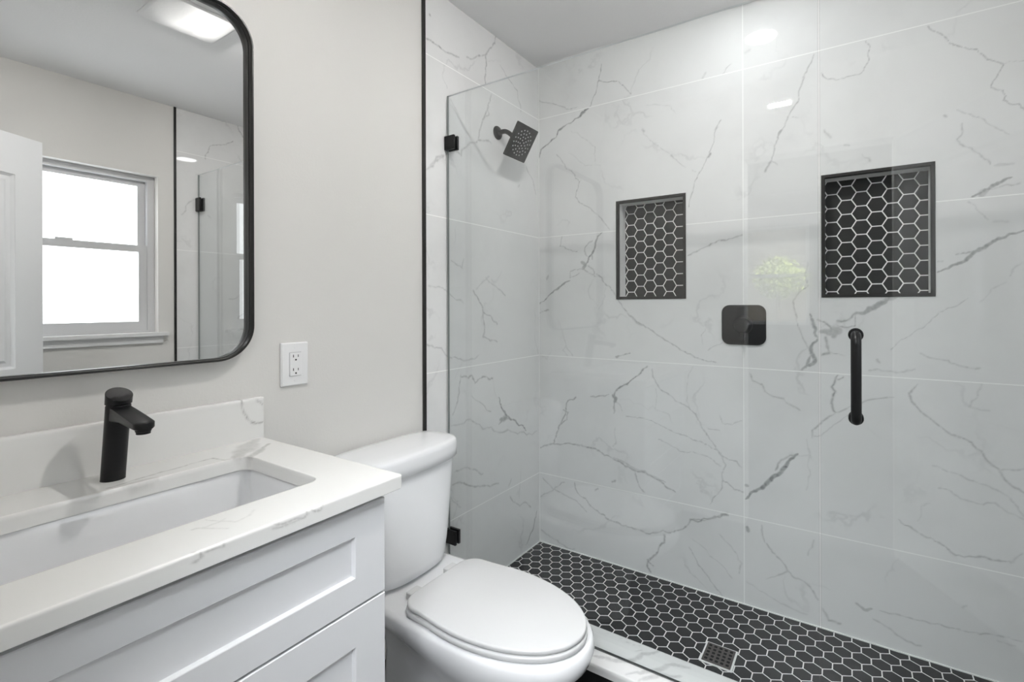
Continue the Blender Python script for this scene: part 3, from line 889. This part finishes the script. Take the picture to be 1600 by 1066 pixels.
# ================================================================== mirror
my0, my1, mz0, mz1 = 0.043, 0.6745, 1.096, 2.008
mr = thing('wall_mirror', 'large rounded rectangle mirror in a thin black metal frame above the sink', 'mirror', (0, (my0 + my1) / 2, mz0))
bm = nb()
def mring(off, x, r):
    return [(x, a, b) for a, b in rrect(my0 + off, my1 - off, mz0 + off, mz1 - off, r, 16)]
R0 = 0.088
loft(bm, [mring(0.0, -0.0028, R0), mring(0, 0.033, R0), mring(0.001, 0.0345, R0 - 0.001), mring(0.0045, 0.0345, R0 - 0.0045), mring(0.0055, 0.033, R0 - 0.0055),
          mring(0.0055, 0.020, R0 - 0.0055), mring(0.0075, 0.0195, R0 - 0.0075), mring(0.0075, 0.006, R0 - 0.0075)], cap0=True, cap1=False)
part('frame', bm, M['blackm'], mr, angle=35)
bm = nb()
loft(bm, [mring(0.0070, 0.006, R0 - 0.007), mring(0.0070, 0.011, R0 - 0.007)])
part('mirror_glass', bm, M['mirror'], mr, smooth=False)

# wall outlet
oy, oz = 0.802, 1.066
ol = thing('wall_outlet', 'white duplex wall outlet on the beige wall beside the mirror', 'outlet', (0, oy, oz))
bm = nb()
def orr(w, h, x, r):
    return [(x, oy + a, oz + b) for a, b in rrect(-w / 2, w / 2, -h / 2, h / 2, r, 4)]
loft(bm, [orr(0.081, 0.126, -0.0025, 0.003), orr(0.081, 0.126, 0.002, 0.003), orr(0.074, 0.119, 0.0055, 0.002)])
part('cover_plate', bm, M['plate'], ol, angle=25)
bm = nb()
loft(bm, [orr(0.0365, 0.070, 0.0050, 0.001), orr(0.0365, 0.070, 0.0056, 0.001)])
part('gap', bm, M['toe'], ol, smooth=False)
bm = nb()
loft(bm, [orr(0.034, 0.067, 0.0055, 0.001), orr(0.034, 0.067, 0.0085, 0.001), orr(0.032, 0.065, 0.0092, 0.001)])
rc = part('receptacle', bm, M['plate'], ol, angle=25)
for s in (1, -1):
    bm = nb()
    zc = oz + s * 0.0195
    box(bm, 0.0090, 0.0095, oy - 0.0085, oy - 0.0063, zc + 0.0005, zc + 0.0085)
    box(bm, 0.0090, 0.0095, oy + 0.0060, oy + 0.0080, zc + 0.0010, zc + 0.0080)
    lathe(bm, (0.0090, oy, zc - 0.0065), (1, 0, 0), [(0, 0.0026), (0.0005, 0.0026)], 14)
    part('socket_slots', bm, M['slot'], rc, smooth=False)
for s in (1, -1):
    bm = nb()
    lathe(bm, (0.0053, oy, oz + s * 0.048), (1, 0, 0), [(0, 0.0028), (0.0006, 0.0026)], 16)
    part('screw', bm, M['plate'], ol)

# ================================================================== vanity
VY0, VY1 = 0.022, 0.680
CT, CB = 0.878, 0.8475        # worktop top / underside
cab = thing('vanity_cabinet', 'white shaker vanity cabinet with flat framed drawer fronts below the sink', 'cabinet', (0.27, (VY0 + VY1) / 2, 0))
bm = nb()
box(bm, 0.004, 0.524, VY0, VY0 + 0.018, 0.0, CB - 0.0005)
box(bm, 0.004, 0.524, VY1 - 0.018, VY1, 0.0, CB - 0.0005)
box(bm, 0.004, 0.524, VY0 + 0.018, VY1 - 0.018, 0.10, 0.118)
box(bm, 0.004, 0.012, VY0 + 0.018, VY1 - 0.018, 0.118, CB - 0.0005)
box(bm, 0.500, 0.524, VY0 + 0.018, VY1 - 0.018, CB - 0.030, CB - 0.0005)
part('carcass', bm, M['white'], cab, smooth=False)
bm = nb()
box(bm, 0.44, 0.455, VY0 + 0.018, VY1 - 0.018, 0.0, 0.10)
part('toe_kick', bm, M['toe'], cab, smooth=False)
def drawer(z0, z1, top, bot, name='drawer_front'):
    bm = nb()
    xf, xb = 0.5455, 0.5255
    y0, y1 = VY0 + 0.001, VY1 - 0.002
    st = 0.071
    def r(dy, zt, zb, x):
        return [(x, y0 + dy, z0 + zb), (x, y1 - dy, z0 + zb), (x, y1 - dy, z1 - zt), (x, y0 + dy, z1 - zt)]
    loft(bm, [r(0, 0, 0, xb), r(0, 0, 0, xf - 0.002), r(0.0015, 0.0015, 0.0015, xf), r(st, top, bot, xf), r(st + 0.0012, top + 0.0012, bot + 0.0012, xf - 0.001),
              r(st + 0.0035, top + 0.0035, bot + 0.0035, xf - 0.009)])
    return part(name, bm, M['white'], cab, smooth=False)
drawer(0.640, 0.8335, 0.054, 0.057)
drawer(0.372, 0.6355, 0.074, 0.074)
drawer(0.104, 0.3675, 0.074, 0.074)

# worktop with the sink cut-out
SX0, SX1, SY0, SY1 = 0.150, 0.446, 0.110, 0.597
OX0, OX1, OY0, OY1 = 0.000, 0.567, -0.012, 0.706
def dense(a0, a1, b0, b1, r, ns, nc):
    out = []
    cs = ((a1 - r, b0 + r, -90), (a1 - r, b1 - r, 0), (a0 + r, b1 - r, 90), (a0 + r, b0 + r, 180))
    for i, (ca, cb_, s) in enumerate(cs):
        for j in range(nc + 1):
            t = math.radians(s + 90.0 * j / nc)
            out.append((ca + r * math.cos(t), cb_ + r * math.sin(t)))
        na, nb_, s2 = cs[(i + 1) % 4]
        p = out[-1]
        t = math.radians(s + 90.0)
        q = (na + r * math.cos(t), nb_ + r * math.sin(t))
        for j in range(1, ns):
            out.append((p[0] + (q[0] - p[0]) * j / ns, p[1] + (q[1] - p[1]) * j / ns))
    return out
NS, NC, KK = 230, 8, 58
inn = dense(SX0, SX1, SY0, SY1, 0.028, NS, NC)
inn2 = dense(SX0 - 0.0015, SX1 + 0.0015, SY0 - 0.0015, SY1 + 0.0015, 0.0295, NS, NC)
out = dense(OX0, OX1, OY0, OY1, 0.004, NS, NC)
o2 = dense(OX0 + 0.003, OX1 - 0.003, OY0 + 0.003, OY1 - 0.003, 0.003, NS, NC)
rings = [[(a, b, CB) for a, b in inn], [(a, b, CT - 0.010) for a, b in inn], [(a, b, CT - 0.0015) for a, b in inn], [(a, b, CT) for a, b in inn2]]
for i in range(1, KK + 1):
    t = i / KK
    rings.append([(p[0] + (q[0] - p[0]) * t, p[1] + (q[1] - p[1]) * t, CT) for p, q in zip(inn2, o2)])
mid = [((p[0] * 0.3 + q[0] * 0.7), (p[1] * 0.3 + q[1] * 0.7)) for p, q in zip(o2, out)]
rings.append([(a, b, CT - 0.0009) for a, b in mid])
for z in [CT - 0.003 - 0.0255 * i / 12 for i in range(13)]:
    rings.append([(a, b, z) for a, b in out])
rings.append([(a, b, CB) for a, b in o2])
rings.append(rings[0])
bm = nb()
L = loft(bm, rings, cap0=False, cap1=False)
bmesh.ops.remove_doubles(bm, verts=bm.verts, dist=1e-6)
ctop = mesh_obj('countertop', bm, M['quartz'], angle=50)
tag(ctop, 'white quartz worktop with grey veins and a sink cut-out on the vanity', 'countertop')
vein_mesh(ctop, [(max(3, w * 1.5), st * 1.15, f) for w, st, f in V_C], 3, [0, 1, 2])
bm = nb()
ys = grid_axis([OY0, 0.7045], 0.004)
zs = [CT + 0.0002 + 0.107 * i / 26 for i in range(27)]
pr = [(0.0, CT + 0.0002)] + [(0.020, z) for z in zs[:-1]] + [(0.0195, CT + 0.1085), (0.0185, CT + 0.1095), (0.0, CT + 0.1095)]
loft(bm, [[(x, y, z) for x, z in pr] for y in ys])
bs = mesh_obj('backsplash', bm, M['quartz'], angle=50)
tag(bs, 'low white quartz backsplash standing on the worktop behind the faucet', 'backsplash')
vein_mesh(bs, V_S, 2, [1, 2])

# undermount basin
bs_ = thing('sink_basin', 'white rectangular undermount ceramic sink in the quartz worktop', 'sink', ((SX0 + SX1) / 2, (SY0 + SY1) / 2, 0.70))
bm = nb()
def br(off, z, r):
    return [(a, b, z) for a, b in rrect(SX0 - off, SX1 + off, SY0 - off, SY1 + off, r, 8)]
rings = [br(0.030, CB - 0.012, 0.04), br(0.030, CB - 0.0006, 0.04), br(0.007, CB - 0.0006, 0.024), br(0.005, CB - 0.004, 0.020), br(0.003, CB - 0.03, 0.018)]
rings += [br(-0.002, 0.770, 0.018), br(-0.005, 0.745, 0.020), br(-0.011, 0.730, 0.022), br(-0.025, 0.721, 0.024), br(-0.060, 0.717, 0.03), br(-0.135, 0.713, 0.012)]
loft(bm, rings, cap0=False, cap1=True)
loft(bm, [br(0.030, CB - 0.012, 0.04), br(0.016, CB - 0.012, 0.04), br(0.010, 0.76, 0.045), br(-0.02, 0.705, 0.04), br(-0.135, 0.700, 0.012)], cap0=False, cap1=True)
bmesh.ops.remove_doubles(bm, verts=bm.verts, dist=1e-6)
part('bowl', bm, M['porc'], bs_, angle=60)
bm = nb()
lathe(bm, ((SX0 + SX1) / 2, (SY0 + SY1) / 2, 0.713), (0, 0, 1), [(0, 0.032), (0.002, 0.031), (0.003, 0.024), (0.001, 0.022)], 32)
part('drain_ring', bm, M['black'], bs_)

# faucet
fy = 0.368
fb, ft = Vector((0.080, fy, CT)), Vector((0.112, fy, 1.036))
ax = (ft - fb).normalized()
fa = thing('faucet', 'matte black single hole basin faucet leaning over the sink', 'faucet', (fb.x, fb.y, CT))
bm = nb()
def hring(c, r, n=36):
    return [(c.x + r * math.cos(2 * math.pi * i / n), c.y + r * math.sin(2 * math.pi * i / n), c.z) for i in range(n)]
loft(bm, [hring(fb + Vector((0, 0, 0.0002)), 0.0205), hring(fb + ax * 0.003, 0.0202), hring(fb + ax * 0.08, 0.0202), hring(ft - ax * 0.002, 0.0204), hring(ft, 0.0195)])
part('body', bm, M['black'], fa)
bm = nb()
tp = ft + ax * 0.0015
def cap(c, r, tilt, n=36):
    return [(c.x + r * math.cos(2 * math.pi * i / n), c.y + r * math.sin(2 * math.pi * i / n), c.z - tilt * math.cos(2 * math.pi * i / n)) for i in range(n)]
loft(bm, [cap(tp, 0.0195, 0), cap(tp + ax * 0.001, 0.0215, 0), cap(tp + ax * 0.012, 0.0217, 0.001), cap(tp + ax * 0.0205, 0.0217, 0.0112), cap(tp + ax * 0.0213, 0.0211, 0.0112), cap(tp + ax * 0.0222, 0.010, 0.005)])
part('lever_cap', bm, M['black'], fa, angle=35)
bm = nb()
# flat spout with a round nose, sloping gently down
sec = []
x0, x1 = 0.100, 0.238
nose = 0.0165
prof_x = [(x0, 0.0165, 1.036, 1.000), (0.125, 0.0168, 1.034, 1.005), (0.16, 0.0170, 1.0295, 1.0075), (0.20, 0.0170, 1.0240, 1.0055)]
for i in range(0, 10):
    t = i / 9
    dxn = math.sin(t * math.pi / 2) * nose
    hw = max(0.0006, 0.0170 * math.cos(t * math.pi / 2) ** 0.9)
    prof_x.append((x1 + dxn, hw, 1.0240 - 0.0058 * (1 + dxn / 0.04), 1.0035 - 0.001 * t))
for x, hw, zt, zb in prof_x:
    c = 0.003 * min(1, hw / 0.006)
    sec.append([(x, fy - hw + c, zb), (x, fy + hw - c, zb), (x, fy + hw, zb + 0.003), (x, fy + hw, zt - 0.002), (x, fy + hw - c, zt), (x, fy - hw + c, zt), (x, fy - hw, zt - 0.002), (x, fy - hw, zb + 0.003)])
loft(bm, sec)
sp = part('spout', bm, M['black'], fa, angle=50)
bm = nb()
lathe(bm, (0.238, fy, 1.0055), (0, 0, -1), [(0, 0.0125), (0.006, 0.0125), (0.0065, 0.0115), (0.011, 0.0112), (0.0115, 0.009)], 32)
part('aerator', bm, M['black'], sp)

# ================================================================== toilet
TYC = 1.068
to = thing('toilet', 'white two-piece toilet with its lid closed, between the vanity and the shower', 'toilet', (0.40, TYC, 0))
def egg(xb, xm, xf, b, bb, z, nf=2.15, rb=0.05, n=72, yc=TYC):
    """seat outline: elliptical nose towards +x, widths b at xm and bb at the back xb, rounded back corners"""
    pts = []
    h = n // 2
    for i in range(h + 1):                       # front half, from -y side round the nose to +y side
        t = -math.pi / 2 + math.pi * i / h
        c, s = math.cos(t), math.sin(t)
        pts.append((xm + (xf - xm) * abs(c) ** (2 / nf), yc + b * math.copysign(abs(s) ** (2 / nf), s), z))
    m = n // 4
    for i in range(1, m + 1):                    # +y side going back
        t = i / (m + 1)
        x = xm + (xb + rb - xm) * t
        w = b + (bb - b) * (t * t * (3 - 2 * t))
        pts.append((x, yc + w, z))
    q = 8
    for i in range(q + 1):
        t = math.pi / 2 * i / q
        pts.append((xb + rb - rb * math.sin(t), yc + bb - rb + rb * math.cos(t), z))
    for i in range(q + 1):
        t = math.pi / 2 * i / q
        pts.append((xb + rb - rb * math.cos(t), yc - bb + rb - rb * math.sin(t), z))
    for i in range(m, 0, -1):
        t = i / (m + 1)
        x = xm + (xb + rb - xm) * t
        w = b + (bb - b) * (t * t * (3 - 2 * t))
        pts.append((x, yc - w, z))
    return pts
bm = nb()
rings = [egg(0.14, 0.40, 0.62, 0.118, 0.100, 0.0, rb=0.03), egg(0.14, 0.40, 0.62, 0.116, 0.098, 0.03, rb=0.03), egg(0.15, 0.40, 0.615, 0.104, 0.085, 0.06, rb=0.03),
         egg(0.15, 0.42, 0.625, 0.104, 0.080, 0.12, rb=0.03), egg(0.15, 0.45, 0.655, 0.108, 0.076, 0.18, rb=0.03), egg(0.14, 0.50, 0.720, 0.132, 0.082, 0.24, rb=0.03),
         egg(0.10, 0.53, 0.782, 0.160, 0.110, 0.29, rb=0.04), egg(0.06, 0.54, 0.814, 0.172, 0.150, 0.325, rb=0.04), egg(0.05, 0.54, 0.823, 0.176, 0.164, 0.350, rb=0.04),
         egg(0.05, 0.54, 0.821, 0.175, 0.166, 0.368, rb=0.04), egg(0.054, 0.54, 0.815, 0.171, 0.162, 0.379, rb=0.04), egg(0.066, 0.54, 0.803, 0.162, 0.150, 0.382, rb=0.03)]
loft(bm, rings)
part('bowl', bm, M['porc'], to, angle=80)
def pad(z0, z1, off, edge):
    A = (0.316, 0.52, 0.808, 0.1625, 0.150)
    def e(o, z):
        return egg(A[0] + o, A[1], A[2] - o, A[3] - o, A[4] - o, z, yc=TYC - 0.006, nf=2.05, rb=0.055)
    bm = nb()
    loft(bm, [e(off + edge, z0), e(off, z0 + edge), e(off, z1 - edge * 1.3), e(off + edge * 0.5, z1 - edge * 0.4), e(off + edge * 1.6, z1)], cap1=True)
    return bm
part('seat', pad(0.3850, 0.4005, -0.002, 0.003), M['seat'], to, angle=80)
part('lid', pad(0.4028, 0.4165, 0.0, 0.003), M['seat'], to, angle=80)
for s in (-1, 1):
    bm = nb()
    y = TYC + s * 0.076
    loft(bm, [[(0.296 + a, y + b, z) for a, b in rrect(-0.018, 0.018, -0.022, 0.022, 0.006, 4)] for z in (0.3822, 0.4025)])
    part('hinge_cap', bm, M['seat'], to, bevel=0.002, seg=1)
# tank
def sup(xc, a, b, z, n=4.0, bulge=0.0, N=72, yc=TYC):
    pts = []
    for i in range(N):
        t = 2 * math.pi * i / N
        c, s = math.cos(t), math.sin(t)
        x = a * math.copysign(abs(c) ** (2 / n), c)
        y = b * math.copysign(abs(s) ** (2 / n), s)
        if c > 0:
            x += bulge * (1 - (y / b) ** 2) * abs(c)
        pts.append((xc + x, yc + y, z))
    return pts
bm = nb()
rings = [sup(0.135, 0.060, 0.100, 0.381, 3.4, 0.006), sup(0.135, 0.062, 0.104, 0.3925, 3.4, 0.006), sup(0.135, 0.091, 0.144, 0.393, 3.6, 0.012), sup(0.135, 0.096, 0.149, 0.398, 3.6, 0.012), sup(0.134, 0.098, 0.152, 0.42, 3.8, 0.013)]
for i in range(1, 9):
    t = i / 8
    rings.append(sup(0.134 - 0.018 * t, 0.098 - 0.004 * t, 0.152 + 0.062 * t ** 0.85, 0.42 + 0.292 * t, 4.0 + 0.6 * t, 0.013))
loft(bm, rings)
part('tank', bm, M['porc'], to, angle=80)
bm = nb()
LX, LA, LB = 0.118, 0.106, 0.231
loft(bm, [sup(LX, LA - 0.004, LB - 0.004, 0.7125, 3.7, 0.014), sup(LX, LA, LB, 0.7145, 3.7, 0.014), sup(LX, LA, LB, 0.740, 3.7, 0.014), sup(LX, LA, LB, 0.760, 3.7, 0.014),
          sup(LX, LA - 0.0025, LB - 0.0025, 0.7685, 3.7, 0.014), sup(LX, LA - 0.008, LB - 0.008, 0.7735, 3.6, 0.013), sup(LX, LA - 0.018, LB - 0.018, 0.7765, 3.5, 0.012),
          sup(LX, LA - 0.045, LB - 0.06, 0.7790, 3.3, 0.008), sup(LX, LA - 0.08, LB - 0.14, 0.7805, 3, 0.004)])
part('tank_lid', bm, M['porc'], to, angle=80)
